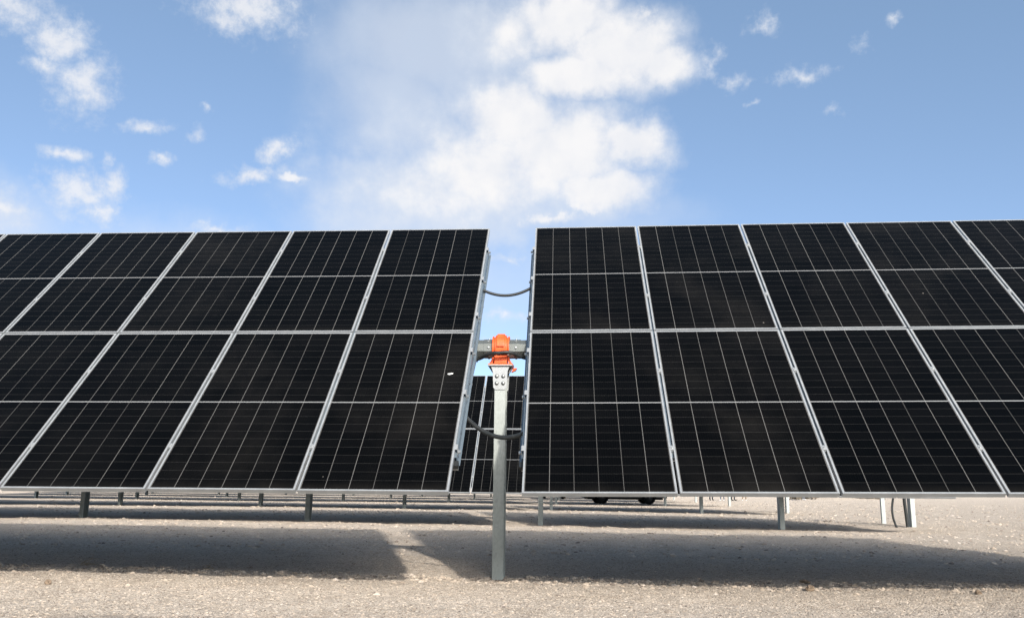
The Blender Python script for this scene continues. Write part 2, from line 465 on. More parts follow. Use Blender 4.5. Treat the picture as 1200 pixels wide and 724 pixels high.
# loose stones of the gravel: far too many to count, one object
ph = (1 + 5 ** .5) / 2
ICO = np.array([(-1, ph, 0), (1, ph, 0), (-1, -ph, 0), (1, -ph, 0), (0, -1, ph), (0, 1, ph), (0, -1, -ph), (0, 1, -ph), (ph, 0, -1), (ph, 0, 1), (-ph, 0, -1), (-ph, 0, 1)], float)
ICO /= np.linalg.norm(ICO[0])
ICF = np.array([(0, 11, 5), (0, 5, 1), (0, 1, 7), (0, 7, 10), (0, 10, 11), (1, 5, 9), (5, 11, 4), (11, 10, 2), (10, 7, 6), (7, 1, 8), (3, 9, 4), (3, 4, 2), (3, 2, 6), (3, 6, 8), (3, 8, 9), (4, 9, 5), (2, 4, 11), (6, 2, 10), (8, 6, 7), (9, 8, 1)])
def stones(n, y0, y1, half, smin, smax, ridge=False):
    y = y0 + (y1 - y0) * rng.random(n) ** 1.1
    w = half * (y / y0) ** .95
    x = (rng.random(n) * 2 - 1) * w
    if ridge:
        y = 8.08 + .03 * np.abs(x) * .6 + rng.normal(0, .17, n)
    s = smin + (smax - smin) * rng.random(n) ** 3.2
    return x, y, s
packs = [stones(7000, 11, 28, 7.2, .012, .036), stones(5000, 24, 60, 15, .022, .060),
         stones(34000, 5.2, 10.5, 3.6, .0035, .0110), stones(20000, 9.5, 24, 6.3, .004, .013), stones(3200, 7.6, 9, 6.0, .006, .028, True), stones(40, 6.2, 12, 4.0, .016, .028),
         (-.64 + rng.normal(0, .16, 420), 8.12 + rng.normal(0, .10, 420), .005 + .022 * rng.random(420) ** 2)]
sxx, syy, sss = (np.concatenate([p[i] for p in packs]) for i in range(3))
szz = ground_z(sxx, syy)
N = len(sxx)
ang = rng.random(N) * 2 * math.pi
V = ICO[None] * (1 + .22 * rng.standard_normal((N, 12, 1)).clip(-1.6, 1.6))
V = V * (sss[:, None, None] * np.stack([.8 + .6 * rng.random(N), .7 + .5 * rng.random(N), .5 + .4 * rng.random(N)], -1)[:, None, :])
tl = rng.normal(0, .35, N)
ct, st_ = np.cos(tl)[:, None], np.sin(tl)[:, None]
V[..., 1], V[..., 2] = V[..., 1] * ct - V[..., 2] * st_, V[..., 1] * st_ + V[..., 2] * ct
ca, sa = np.cos(ang)[:, None], np.sin(ang)[:, None]
X_ = V[..., 0] * ca - V[..., 1] * sa; Y_ = V[..., 0] * sa + V[..., 1] * ca
VV = np.stack([X_ + sxx[:, None], Y_ + syy[:, None], V[..., 2] + (szz - sss * .10)[:, None]], -1).reshape(-1, 3)
FF = (ICF[None] + (np.arange(N) * 12)[:, None, None]).reshape(-1, 3)
gravel = big_mesh('gravel', VV, FF, 'gravel', False)
tag(gravel, 'loose beige and grey gravel stones over the sandy ground', 'gravel', None, 'stuff')

# ------------------------------------------------------------------ solar tables
PITCH_P, TY, TZ, TILT, LEN = 1.154, 8.0284, 2.2462, .769, 4.2078
XL, XR, SL, SR, AL, AR = -.894, -.361, .0018, .0080, 0, 0
ROW_PITCH = 11.822
TUBE_D = .20                                  # tube axis below the module face

def table_matrix(x, ty, tz, a, s, tilt):
    u = Vector((1, a, s)).normalized()
    v = Vector((0, math.cos(tilt), math.sin(tilt)))
    v = (v - u * v.dot(u)).normalized(); n = u.cross(v)
    return Matrix(((u.x, v.x, n.x, x), (u.y, v.y, n.y, ty + a * x), (u.z, v.z, n.z, tz + s * x), (0, 0, 0, 1)))

# meshes shared by every panel (local origin at its lower left corner, z = 0 on the face)
def panel_meshes():
    g = MB()
    a, b, c, d = LIP - .002, PW_ - LIP + .002, LIP - .002, PL_ - LIP + .002
    g.box((a, c, -.006), (b, d, -.0015))
    # pale backsheet under the cells and a junction box
    g.box((a, c, -.010), (b, d, -.0062), 1)
    for fx in (.25, .5, .75):
        g.box((PW_ * fx - .04, PL_ / 2 - .03, -.028), (PW_ * fx + .04, PL_ / 2 + .03, -.0102), 2)
    glass = g.build('solar_panel', ['glass', 'back', 'black'])
    f = MB()
    H = .035
    # L-shaped extrusions butted at the corners: long sides full length, short sides between them
    for (x0, x1, lx0, lx1) in ((0, .003, 0, LIP), (PW_ - .003, PW_, PW_ - LIP, PW_)):
        f.box((min(x0, lx0), 0, -.0015), (max(x1, lx1), PL_, .0012))
        f.box((x0, 0, -H), (x1, PL_, -.0016))
        fx0, fx1 = (0.0031, .028) if x0 == 0 else (PW_ - .028, PW_ - .0031)
        f.box((fx0, .003, -H), (fx1, PL_ - .003, -H + .002))
    for (y0, y1, ly0, ly1) in ((0, .003, 0, LIP), (PL_ - .003, PL_, PL_ - LIP, PL_)):
        f.box((LIP + .0003, min(y0, ly0), -.0015), (PW_ - LIP - .0003, max(y1, ly1), .0012))
        f.box((.0032, y0, -H), (PW_ - .0032, y1, -.0016))
    frame = f.build('frame', 'alu')
    return glass, frame
PANEL, FRAME = panel_meshes()
def far_panel_mesh():                           # glass and frame in one mesh for the rows hidden far behind
    f = MB()
    f.box((LIP, LIP, -.030), (PW_ - LIP, PL_ - LIP, 0), 0)
    f.box((0, 0, -.035), (LIP - .0004, PL_, .001), 1); f.box((PW_ - LIP + .0004, 0, -.035), (PW_, PL_, .001), 1)
    f.box((LIP, 0, -.035), (PW_ - LIP, LIP - .0004, .001), 1); f.box((LIP, PL_ - LIP + .0004, -.035), (PW_ - LIP, PL_, .001), 1)
    return f.build('solar_panel', ['glass', 'alu'])
FAR_PANEL = far_panel_mesh()

RAIL_HALF = 1.70
def rail_mesh(end=0):
    """hat-section purlin under a panel seam, with its clamps; end=+1/-1: at a table end, clips on the open side"""
    r = MB()
    top, bot, w = -.0355, -.120, .033
    if end == 0:
        for s in (-1, 1):
            r.box((min(s * w, s * (w + .003)), -RAIL_HALF, bot), (max(s * w, s * (w + .003)), RAIL_HALF, top))
            r.box((min(s * (w + .0032), s * (w + .028)), -RAIL_HALF, bot), (max(s * (w + .0032), s * (w + .028)), RAIL_HALF, bot + .003))
        r.box((-w + .0002, -RAIL_HALF, top - .003), (w - .0002, RAIL_HALF, top - .0005))
        r.box((-.0072, -RAIL_HALF, -.0353), (.0072, RAIL_HALF, -.021))
        ys = [-1.62, -.62, .62, 1.62]
        for y in ys:                              # mid clamps between two frames
            r.box((-.0068, y - .035, -.0205), (.0068, y + .035, -.001), 2)
            r.box((-.0155, y - .022, .0016), (.0155, y + .022, .0046), 1)
            r.lathe([(0, .0105), (.007, .0105), (.008, .009), (.008, .0048)], 6, Matrix.Translation((0, y, 0)), 2)
    else:
        e = end
        # wide C rail: web faces outward
        def bx(x0, x1, y0, y1, z0, z1, mi=0):
            x0, x1 = e * x0, e * x1
            r.box((min(x0, x1), y0, z0), (max(x0, x1), y1, z1), mi)
        bx(.012, .015, -RAIL_HALF, RAIL_HALF, bot, top)                 # web
        bx(-.040, .0118, -RAIL_HALF, RAIL_HALF, top - .003, top)        # top flange
        bx(-.040, .0118, -RAIL_HALF, RAIL_HALF, bot, bot + .003)        # lower flange
        bx(.0152, .036, -RAIL_HALF, RAIL_HALF, bot, bot + .003)         # outward lip
        for y in (-1.62, -.92, -.30, .30, .98, 1.62):                   # end clips with a bolt
            bx(-.012, .0148, y - .03, y + .03, .0016, .0045, 1)
            bx(.0154, .0185, y - .028, y + .028, -.075, .0045, 1)
            bx(.0187, .040, y - .014, y + .014, -.052, -.040, 2)
        for y in (-1.35, -.70, .70, 1.30, .15):
            r.box((min(e * .0152, e * .0160), y - .016, -.094), (max(e * .0152, e * .0160), y + .016, -.086), 3)
        bx(-.045, .03, -RAIL_HALF - .06, -RAIL_HALF - .002, bot + .02, bot + .055, 3)
        bx(-.035, .02, -RAIL_HALF - .004, -RAIL_HALF + .03, bot - .045, bot - .0005, 2)
    return r.build('mounting_rail', ['rail', 'alu', 'bolt', 'black'])
RAIL = rail_mesh(0); RAIL_R = rail_mesh(1); RAIL_L = rail_mesh(-1)
def strut_mesh():
    b = MB()
    # pair of raking struts that brace a rail against the tube (profile in the panel's y-z plane)
    for s in (1, -1):
        p = Vector((0, s * .10, -TUBE_D - .03)); q = Vector((0, s * .66, -.126))
        d = (q - p).normalized(); n = Vector((0, -d.z, d.y))
        for off in (-.020, .017):
            L = [p + n * off, q + n * off, q + n * (off + .003), p + n * (off + .003)]
            b.prism([(c.y, c.z) for c in L], 0, -.024, .024)
        L = [p - n * .0168, q - n * .0168, q + n * .0168, p + n * .0168]
        b.prism([(c.y, c.z) for c in L], 0, .0205, .0238)
        b.lathe([(0, .012), (.011, .012), (.012, .010), (.012, 0)], 6, Matrix.Translation(q + Vector((.0242, -s * .02, -.004))) @ Matrix.Rotation(math.pi / 2, 4, 'Y'), 1)
    # saddle clamped round the tube
    b.box((-.03, -.105, -TUBE_D + .082), (.03, .105, -.1205))
    for s in (-1, 1):
        b.box((-.03, min(s * .088, s * .094), -TUBE_D - .085), (.03, max(s * .088, s * .094), -TUBE_D + .0815))
    return b.build('rail_brace', ['rail', 'bolt'])
BRACE = strut_mesh()
PROTOS = [PANEL, FRAME, FAR_PANEL, RAIL, RAIL_L, RAIL_R, BRACE]

def tube_part(x0, x1, parent):
    tb = MB()
    R = .082; n = 8
    def ring(k, r): return [(r * math.cos(math.pi / n + 2 * math.pi * i / n), -TUBE_D + r * math.sin(math.pi / n + 2 * math.pi * i / n)) for i in range(n)]
    tb.prism(ring(0, R / math.cos(math.pi / 8)), 0, x0, x1, 0)
    # coupler sleeve with bolts at the end next to the bearing
    xe = x1 if abs(x1) < abs(x0) else x0
    sgn = 1 if xe == x1 else -1
    a, b_ = sorted((xe - sgn * .012, xe - sgn * .17))
    tb.prism(ring(0, (R + .004) / math.cos(math.pi / 8)), 0, a, b_, 0)
    for k in range(8):
        q = 2 * math.pi * k / 8
        for dx in (.05, .125):
            tb.lathe([(0, .010), (.010, .010), (.011, .008), (.011, -.002)], 6,
                     Matrix.Translation((xe - sgn * dx, (R + .0045) * math.cos(q), -TUBE_D + (R + .0045) * math.sin(q))) @ Vector((0, math.cos(q), math.sin(q))).to_track_quat('Z', 'X').to_matrix().to_4x4(), 1)
    return tb.build('torque_tube', ['tube', 'bolt'], parent, .004, 2)

ORD = ['zeroth', 'first', 'second', 'third', 'fourth', 'fifth', 'sixth', 'seventh']
def put(proto, parent, loc):
    c = link_copy(proto, parent); c.location = loc
    return c
def make_table(r, side, ncol, T, label, detail):
    mw = table_matrix(*T)
    root = empty('solar_table', mw, label, 'solar panels', 'tilted solar tables in parallel rows')
    sg = -1 if side == 'L' else 1
    for c in range(ncol):
        x0 = c * PITCH_P if side == 'R' else -c * PITCH_P - PW_
        for y0 in (.010, -PL_ - .010):
            if detail:
                p = put(PANEL, root, (x0 + random.uniform(-.0015, .0015), y0 + random.uniform(-.002, .002), 0))
                p.rotation_euler = (random.uniform(-.0006, .0006), 0, random.uniform(-.0006, .0006))
                put(FRAME, p, (0, 0, 0))
            else:
                put(FAR_PANEL, root, (x0, y0, 0))
    gapx = sg * (-.010)
    for c in range(ncol + 1):
        if r >= 3 and c not in (0, ncol): continue
        if c == 0: put(RAIL_R if side == 'L' else RAIL_L, root, (gapx * .2, 0, 0))
        elif c == ncol: put(RAIL_L if side == 'L' else RAIL_R, root, (sg * (ncol * PITCH_P - .02), 0, 0))
        else: put(RAIL, root, (sg * (c * PITCH_P - .010), 0, 0))
        if r < 3: put(BRACE, root, (sg * (c * PITCH_P - .010) - (sg * .02 if c == ncol else 0) + (sg * .008 if c == 0 else 0), 0, 0))
    inner = -sg * .2625
    L = ncol * PITCH_P + .1
    tube_part(*sorted((inner, sg * L)), root)
    return root

N_ROWS = 8
NL, NR = 24, 7
label_L = {0: 'long tilted solar table behind the camera, only its shadow edge in front',
           1: 'nearest black solar table, on the left side of the central post',
           2: 'second row solar table left of its gap, seen behind the central post'}
label_R = {0: 'short solar table behind the camera on the right, only its shadow seen',
           1: 'nearest black solar table, on the right side of the central post',
           2: 'second row solar table hidden behind the nearest right table'}
for r in range(N_ROWS):
    ty = TY + (r - 1) * ROW_PITCH + (.62 if r == 0 else 0)
    if r == 1:
        TL = (XL, TY, TZ, AL, SL, TILT); TR = (XR, TY, TZ, AR, SR, TILT + .003)
    else:
        dz = (-.14 if r == 2 else -.05) if r > 1 else -.02
        TL = (XL, ty, TZ + dz, 0, 0, TILT - (.035 if r > 1 else 0)); TR = (XR, ty, TZ + dz, 0, 0, TILT - (.035 if r > 1 else 0))
    nl = NL if r < 4 else NL + 4 * (r - 3)
    make_table(r, 'L', nl, TL, label_L.get(r, 'long solar table of the %s row from the front, left of its gap' % ORD[r]), r in (0, 1, 2))
    make_table(r, 'R', NR, TR, label_R.get(r, 'short solar table of the %s row from the front, right of its gap' % ORD[r]), r in (0, 1, 2))

# ------------------------------------------------------------------ support posts
TUBE_Y = TUBE_D * math.sin(TILT); TUBE_Z = -TUBE_D * math.cos(TILT)
def post_root(x, y, zt, label, detail, bearing=True):
    """galvanised C post with bracket, bolts and the orange bearing; zt = tube axis height"""
    z0 = float(ground_z(x, y, False))
    root = empty('support_post', Vector((x, y, z0)), label, 'support post', 'galvanised posts under the solar rows')
    h = zt - z0
    w, d, th = .052, .105, .006
    c = MB()
    top = h - .215
    # C section: web towards the viewer, open to the right-rear
    prof = [(-w, -d), (w, -d), (w, -d + th), (-w + th, -d + th), (-w + th, d - th), (w, d - th), (w, d), (-w, d)]
    c.prism(prof, 2, -.25, top, 0)
    c.build('column', 'galv', root, .003, 2)
    b = MB()
    if detail:
        for sy in (-1, 1):
            y0, y1 = sorted((sy * (d + .001), sy * (d + .009)))
            b.prism([(-.062, top - .165), (-.045, top - .185), (.045, top - .185), (.062, top - .165), (.070, top - .01), (.088, top + .035), (-.088, top + .035), (-.070, top - .01)], 1, y0, y1)
        b.box((-.115, -d - .030, top + .0355), (.115, d + .030, top + .047))
        for sx_ in (-1, 1):                        # gussets
            b.prism([(sx_ * .0885, top + .035), (sx_ * .112, top + .035), (sx_ * .0785, top - .02), (sx_ * .072, top - .02)][::sx_], 1, -.03, .03)
        br = b.build('bracket', 'bracket', root, .003, 2)
        bo = MB()
        for x_ in (-.030, .030):
            for z_ in (top - .060, top - .125):
                m = Matrix.Translation((x_, -d - .0092, z_)) @ Matrix.Rotation(math.pi / 2, 4, 'X')
                bo.lathe([(0, .004), (.019, .004), (.019, 0)], 16, m)
                bo.lathe([(0, .016), (.011, .016), (.0125, .014), (.0125, .0042)], 6, m)
        bo.build('bolts', 'bolt', br)
    else:
        b.box((-.09, -d - .012, top - .12), (.09, d + .012, top + .047))
        b.build('bracket', 'bracket', root)
    if not bearing: return root
    o = MB()
    R0, R1, n = .0885, .128, 28
    # flange and feet of the housing
    o.box((-.118, -.088, top + .0475), (.118, .088, top + .064))
    for sx_ in (-1, 1):
        o.prism([(sx_ * .075, top + .0645), (sx_ * .104, top + .0645), (sx_ * .078, h - .09), (sx_ * .062, h - .09)][::sx_], 1, -.062, .062)
    # ring round the tube, in two steps of width, axis along x
    def ring(x0, x1, r0, r1, a0=-35, a1=215, squash=1.0):
        v = []; f = []
        for k in range(n + 1):
            q = math.radians(a0 + (a1 - a0) * k / n)
            cy, cz = math.cos(q), math.sin(q) * squash
            for x_ in (x0, x1):
                for rr in (r0, r1): v.append((x_, rr * cy, h + rr * cz))
        for k in range(n):
            p, q = 4 * k, 4 * k + 4
            f += [(p + 1, q + 1, q + 3, p + 3), (p, p + 2, q + 2, q), (p, q, q + 1, p + 1), (p + 2, p + 3, q + 3, q + 2)]
        f += [(0, 1, 3, 2), (4 * n, 4 * n + 2, 4 * n + 3, 4 * n + 1)]
        o.add(v, f, 0, False)
    ring(-.074, .074, R0, .108)
    ring(-.052, .052, .1082, .128, -20, 200)
    ring(-.036, .036, .1282, .142, 0, 180)
    for s in (-1, 1):
        ring(s * .074 - .006, s * .074 + .006, .1085, .120, -25, 205)
    # lower cradle towards the flange
    o.box((-.060, -.080, top + .0645), (.060, -.058, h - .075)); o.box((-.060, .058, top + .0645), (.060, .080, h - .075))
    be = o.build('bearing', 'orange', root, .0075, 3)
    if detail:
        bb = MB()
        for s in (-1, 1):
            m = Matrix.Translation((s * .094, -.05, top + .0642))
            bb.lathe([(0, .018), (.011, .018), (.012, .016), (.012, 0)], 6, m)
        bb.build('bearing_bolts', 'bolt', be)
        ca_ = MB()                               # small orange stop and loop of cable at the right of the flange
        ca_.prism([(.095, top - .005), (.135, top + .012), (.148, top + .034), (.118, top + .034)], 1, .02, .075)
        ca_.build('stop_block', 'orange', root, .004, 2)
    return root

PX, PS = -.640, 5.284
def pname(r, k):
    row = {1: 'front row', 2: 'second row', 3: 'third row', 4: 'fourth row', 5: 'fifth row', 6: 'sixth row', 7: 'seventh row', 0: 'row behind the camera'}[r]
    if k == 0: return 'galvanised post with orange bearing at the gap of the ' + row
    n = {1: 'first', 2: 'second', 3: 'third', 4: 'fourth', 5: 'fifth', 6: 'sixth', 7: 'seventh', 8: 'eighth', 9: 'ninth'}[abs(k)]
    return 'grey steel post of the %s, %s %s of its gap' % (row, n, 'left' if k < 0 else 'right')
for r in range(1, N_ROWS):
    kmin = {1: -3, 2: -4, 3: -4, 4: -5, 5: -6, 6: -7, 7: -8}[r]
    for k in range(kmin, 2):
        x = PX + PS * k
        y = TY + (r - 1) * ROW_PITCH + TUBE_Y
        zt = TZ + TUBE_Z + ((-.14 if r == 2 else -.05) if r > 1 else 0)
        if r == 1:
            a, s = (AL, SL) if x < -.7 else (AR, SR)
            if k == 0: a = s = 0
            y += a * x; zt += s * x
        lab = pname(r, k)
        if r == 1 and k == 0: lab = 'tall galvanised steel post in front with bright orange bearing around the tube'
        root = post_root(x, y, zt, lab, r <= 2 and k >= -1, r <= 3)
    if r >= 2:
        post_root(8.28 if r == 2 else 8.0, TY + (r - 1) * ROW_PITCH + TUBE_Y + (2.25 if r == 2 else 1.6), TZ + TUBE_Z - .15, 'grey steel post at the right end of the %s row' % ORD[r] if r != 2 else 'pale steel post with black conduits at the right end of the second row', False, False)

# ------------------------------------------------------------------ cables
def catenary(p, q, sag, n=26, twist=0.):
    p, q = Vector(p), Vector(q)
    out = []
    for i in range(n + 1):
        k = i / n
        c = p.lerp(q, k); c.z -= sag * (1 - (2 * k - 1) ** 2); c.y += twist * math.sin(k * math.pi)
        out.append(c)
    return out
ML = table_matrix(XL, TY, TZ, AL, SL, TILT); MR = table_matrix(XR, TY, TZ, AR, SR, TILT)
def cable(pts, r, label, name='hanging_cable'):
    c = MB(); c.tube(pts, r, 10)
    o = c.build(name, 'black')
    return tag(o, label, 'cable')
cable(catenary(ML @ Vector((.005, .90, -.085)), MR @ Vector((-.005, .95, -.085)), .075), .0150, 'upper black cable sagging across the gap between the two nearest tables')
cable(catenary(ML @ Vector((-.02, -1.02, -.14)), MR @ Vector((.0, -1.32, -.10)), .11), .019, 'lower black cable drooping behind the post between the two nearest tables')
tube_c = Vector((PX, TY + TUBE_Y, TZ + TUBE_Z))
pts = [ML @ Vector((-.55, -.10, -TUBE_D - .06)), ML @ Vector((-.20, -.11, -TUBE_D - .06)), ML @ Vector((.02, -.10, -TUBE_D - .05)), tube_c + Vector((-.10, -.150, -.070)), tube_c + Vector((0, -.168, -.062)), tube_c + Vector((.10, -.150, -.060)), MR @ Vector((-.02, -.10, -TUBE_D - .04)), MR @ Vector((.25, -.11, -TUBE_D - .05)), MR @ Vector((.6, -.10, -TUBE_D - .05))]
def smooth_path(P, n=8):
    P = [Vector(p) for p in P]; out = []
    for i in range(len(P) - 1):
        a, b, c, d = P[max(i - 1, 0)], P[i], P[i + 1], P[min(i + 2, len(P) - 1)]
        for k in range(n):
            s = k / n
            out.append(.5 * ((2 * b) + (c - a) * s + (2 * a - 5 * b + 4 * c - d) * s * s + (3 * b - a - 3 * c + d) * s ** 3))
    out.append(P[-1]); return out
cable(smooth_path(pts), .017, 'thick black cable running along the tube across the orange bearing')
# conduits rising beside the end post of the second row
ey = TY + ROW_PITCH + TUBE_Y + 2.25; DX = .66
ez = float(ground_z(7.5, ey, False))
def conduit(P, r, label):
    c = MB(); c.tube(smooth_path([(a + DX, b_, c_) for a, b_, c_ in P]), r, 10)
    return tag(c.build('conduit', 'black'), label, 'conduit', 'black conduits at the end of the second row')
conduit([(7.47, ey - .10, ez - .05), (7.45, ey - .10, ez + .3), (7.43, ey - .11, ez + .7), (7.46, ey - .12, ez + 1.2), (7.5, ey - .08, ez + 1.9)], .038, 'straight black conduit close against the pale end post of the second row')
conduit([(7.22, ey - .10, ez - .05), (7.14, ey - .10, ez + .22), (7.14, ey - .10, ez + .5), (7.22, ey - .11, ez + .85), (7.36, ey - .12, ez + 1.3), (7.46, ey - .14, ez + 1.85)], .026, 'curved black conduit bowing left of the pale end post of the second row')
# slim post standing a little behind it
sp = MB(); z0 = float(ground_z(7.2, ey + 1.5, False))
prof = [(-.05, -.04), (.05, -.04), (.05, -.025), (.044, -.025), (.044, -.034), (-.044, -.034), (-.044, .034), (.044, .034), (.044, .025), (.05, .025), (.05, .04), (-.05, .04)]
sp.prism(prof, 2, -.2, 1.75)
o = sp.build('stake_post', 'galv', None, .002); o.location = (8.12, ey + 1.5, z0)
tag(o, 'slim pale steel post left of the black conduits, set slightly farther back', 'post')
bx = MB(); bx.box((-.20, -.12, -.16), (.20, .12, .32)); bx.box((-.205, -.128, .30), (.205, .126, .325), 0); bx.box((-.16, -.126, -.12), (.16, -.1205, .26), 0); bx.lathe([(0, .012), (.02, .012), (.022, 0)], 12, Matrix.Translation((.12, -.1265, .07)) @ Matrix.Rotation(math.pi / 2, 4, 'X'), 1)
o = bx.build('junction_box', ['back', 'bolt'], None, .006); o.location = (8.12, ey + 1.38, z0 + 1.45)
tag(o, 'pale junction box on the slim post behind the nearest right table', 'electrical box')

# ------------------------------------------------------------------ small things
def add_on_panel():
    d = MB(); m = table_matrix(XL, TY, TZ, AL, SL, TILT)
    n = 14
    v = [(0, 0, .004)] + [(.024 * (1 + .2 * math.sin(3 * q)) * math.cos(q), .014 * (1 + .25 * math.cos(2 * q)) * math.sin(q), .0005) for q in (2 * math.pi * k / n for k in range(n))]
    d.add(v, [(0, 1 + k, 1 + (k + 1) % n) for k in range(n)], 0, True)
    o = d.build('bird_dropping', 'dung'); o.matrix_world = m @ Matrix.Translation((-.145, -.66, -.001)) @ Matrix.Rotation(.2, 4, 'Z')
    tag(o, 'white bird dropping on the nearest left solar panel near its right edge', 'dropping')
add_on_panel()

def rock(x, y, s, label, seed):
    r_ = np.random.default_rng(seed)
    b = MB()
    v0 = ICO * s; f0 = [tuple(f) for f in ICF]
    # one subdivision
    vs = [tuple(p) for p in v0]; mid = {}; fs = []
    def mp(i, j):
        k = (min(i, j), max(i, j))
        if k not in mid:
            p = (np.array(vs[i]) + np.array(vs[j])) / 2; p = p / np.linalg.norm(p) * s
            vs.append(tuple(p)); mid[k] = len(vs) - 1
        return mid[k]
    for a, c, d in f0:
        e, g, h = mp(a, c), mp(c, d), mp(d, a); fs += [(a, e, h), (c, g, e), (d, h, g), (e, g, h)]
    vs = [tuple(np.array(p) * (1 + .18 * r_.standard_normal()) * np.array((1.15, .9, .75))) for p in vs]
    b.add(vs, fs)
    o = b.build('stone', 'rock'); o.location = (x, y, float(ground_z(x, y)) + s * .3); o.rotation_euler = (.2, .1, seed)
    tag(o, label, 'stone', 'single stones lying on the gravel')
rock(2.02, 7.80, .042, 'brown pointed stone on the gravel in front of the right shadow edge', 1)
rock(-4.1, 6.9, .028, 'small reddish stone on the sunlit gravel at the lower left', 2)
rock(2.15, 8.45, .034, 'dark stone at the edge of the long shadow right of the post', 3)
rock(3.35, 7.7, .030, 'small dark stone near the lower right on sunlit gravel', 5)

def stalk(x, y, n, h, lean, label, seed):
    r_ = random.Random(seed)
    root = MB()
    for i in range(n):
        a = lean + r_.uniform(-.5, .5); L = h * r_.uniform(.5, 1.0)
        P = [Vector((r_.uniform(-.03, .03), r_.uniform(-.03, .03), -.02))]
        d = Vector((math.sin(a), r_.uniform(-.3, .3), math.cos(a) * .8)).normalized()
        for k in range(5):
            P.append(P[-1] + d * L / 5); d = (d + Vector((r_.uniform(-.2, .2) + .12 * math.copysign(1, lean), r_.uniform(-.2, .2), -.16))).normalized()
        root.tube(P, [.0035, .003, .0026, .0022, .0017, .001], 5)
        q = P[3]
        root.tube([q, q + Vector((r_.uniform(-.05, .05), .01, .04)), q + Vector((r_.uniform(-.09, .09), .02, .05))], [.002, .0015, .0008], 4)
    o = root.build('dry_stalk', 'twig'); o.location = (x, y, float(ground_z(x, y)))
    tag(o, label, 'dry plant', 'dry stalks on the gravel')
stalk(-4.8, 8.55, 5, .26, 1.1, 'dry bent stalks at the shadow edge on the far left', 1)
stalk(-2.35, 8.35, 3, .16, .9, 'small dry stalk at the shadow edge left of the post', 2)
stalk(-3.4, 8.45, 3, .14, -.9, 'tiny dry sprig between the other stalks on the left', 3)
stalk(-.12, 11.4, 4, .12, 1.2, 'low dry sprig in the shade behind the central post', 4)

# ------------------------------------------------------------------ parked vehicles far behind (only wheels and undersides show below the panels)
def paint(name, col):
    m, t, b = new_mat(name)
    co = t.node('ShaderNodeTexCoord').outputs['Object']
    s = t.node('ShaderNodeSeparateXYZ'); t.put(s.inputs[0], co)
    dirt = t.math('MULTIPLY', t.smooth(s.outputs[2], .3, .9, .55, .08), t.noise(co, 5, 5))
    t.put(b.inputs['Base Color'], t.mix(dirt, col, (.40, .34, .28)))
    b.inputs['Roughness'].default_value = .35; b.inputs['Coat Weight'].default_value = .4
    return m
M['paint_dark'] = paint('dark_car_paint', (.03, .032, .036)); M['paint_grey'] = paint('grey_car_paint', (.12, .125, .13))
M['car_glass'] = plain('car_glass', (.02, .025, .028), .08, 0, .6)
M['under'] = plain('black_plastic', (.02, .02, .02), .7, 0, .3, .2)
M['rim'] = plain('alloy_rim', (.05, .05, .05), .5, .3)
M['lamp'] = plain('lamp_glass', (.75, .75, .74), .15, 0, .6)
M['lamp_red'] = plain('tail_lamp', (.35, .02, .02), .2, 0, .6)
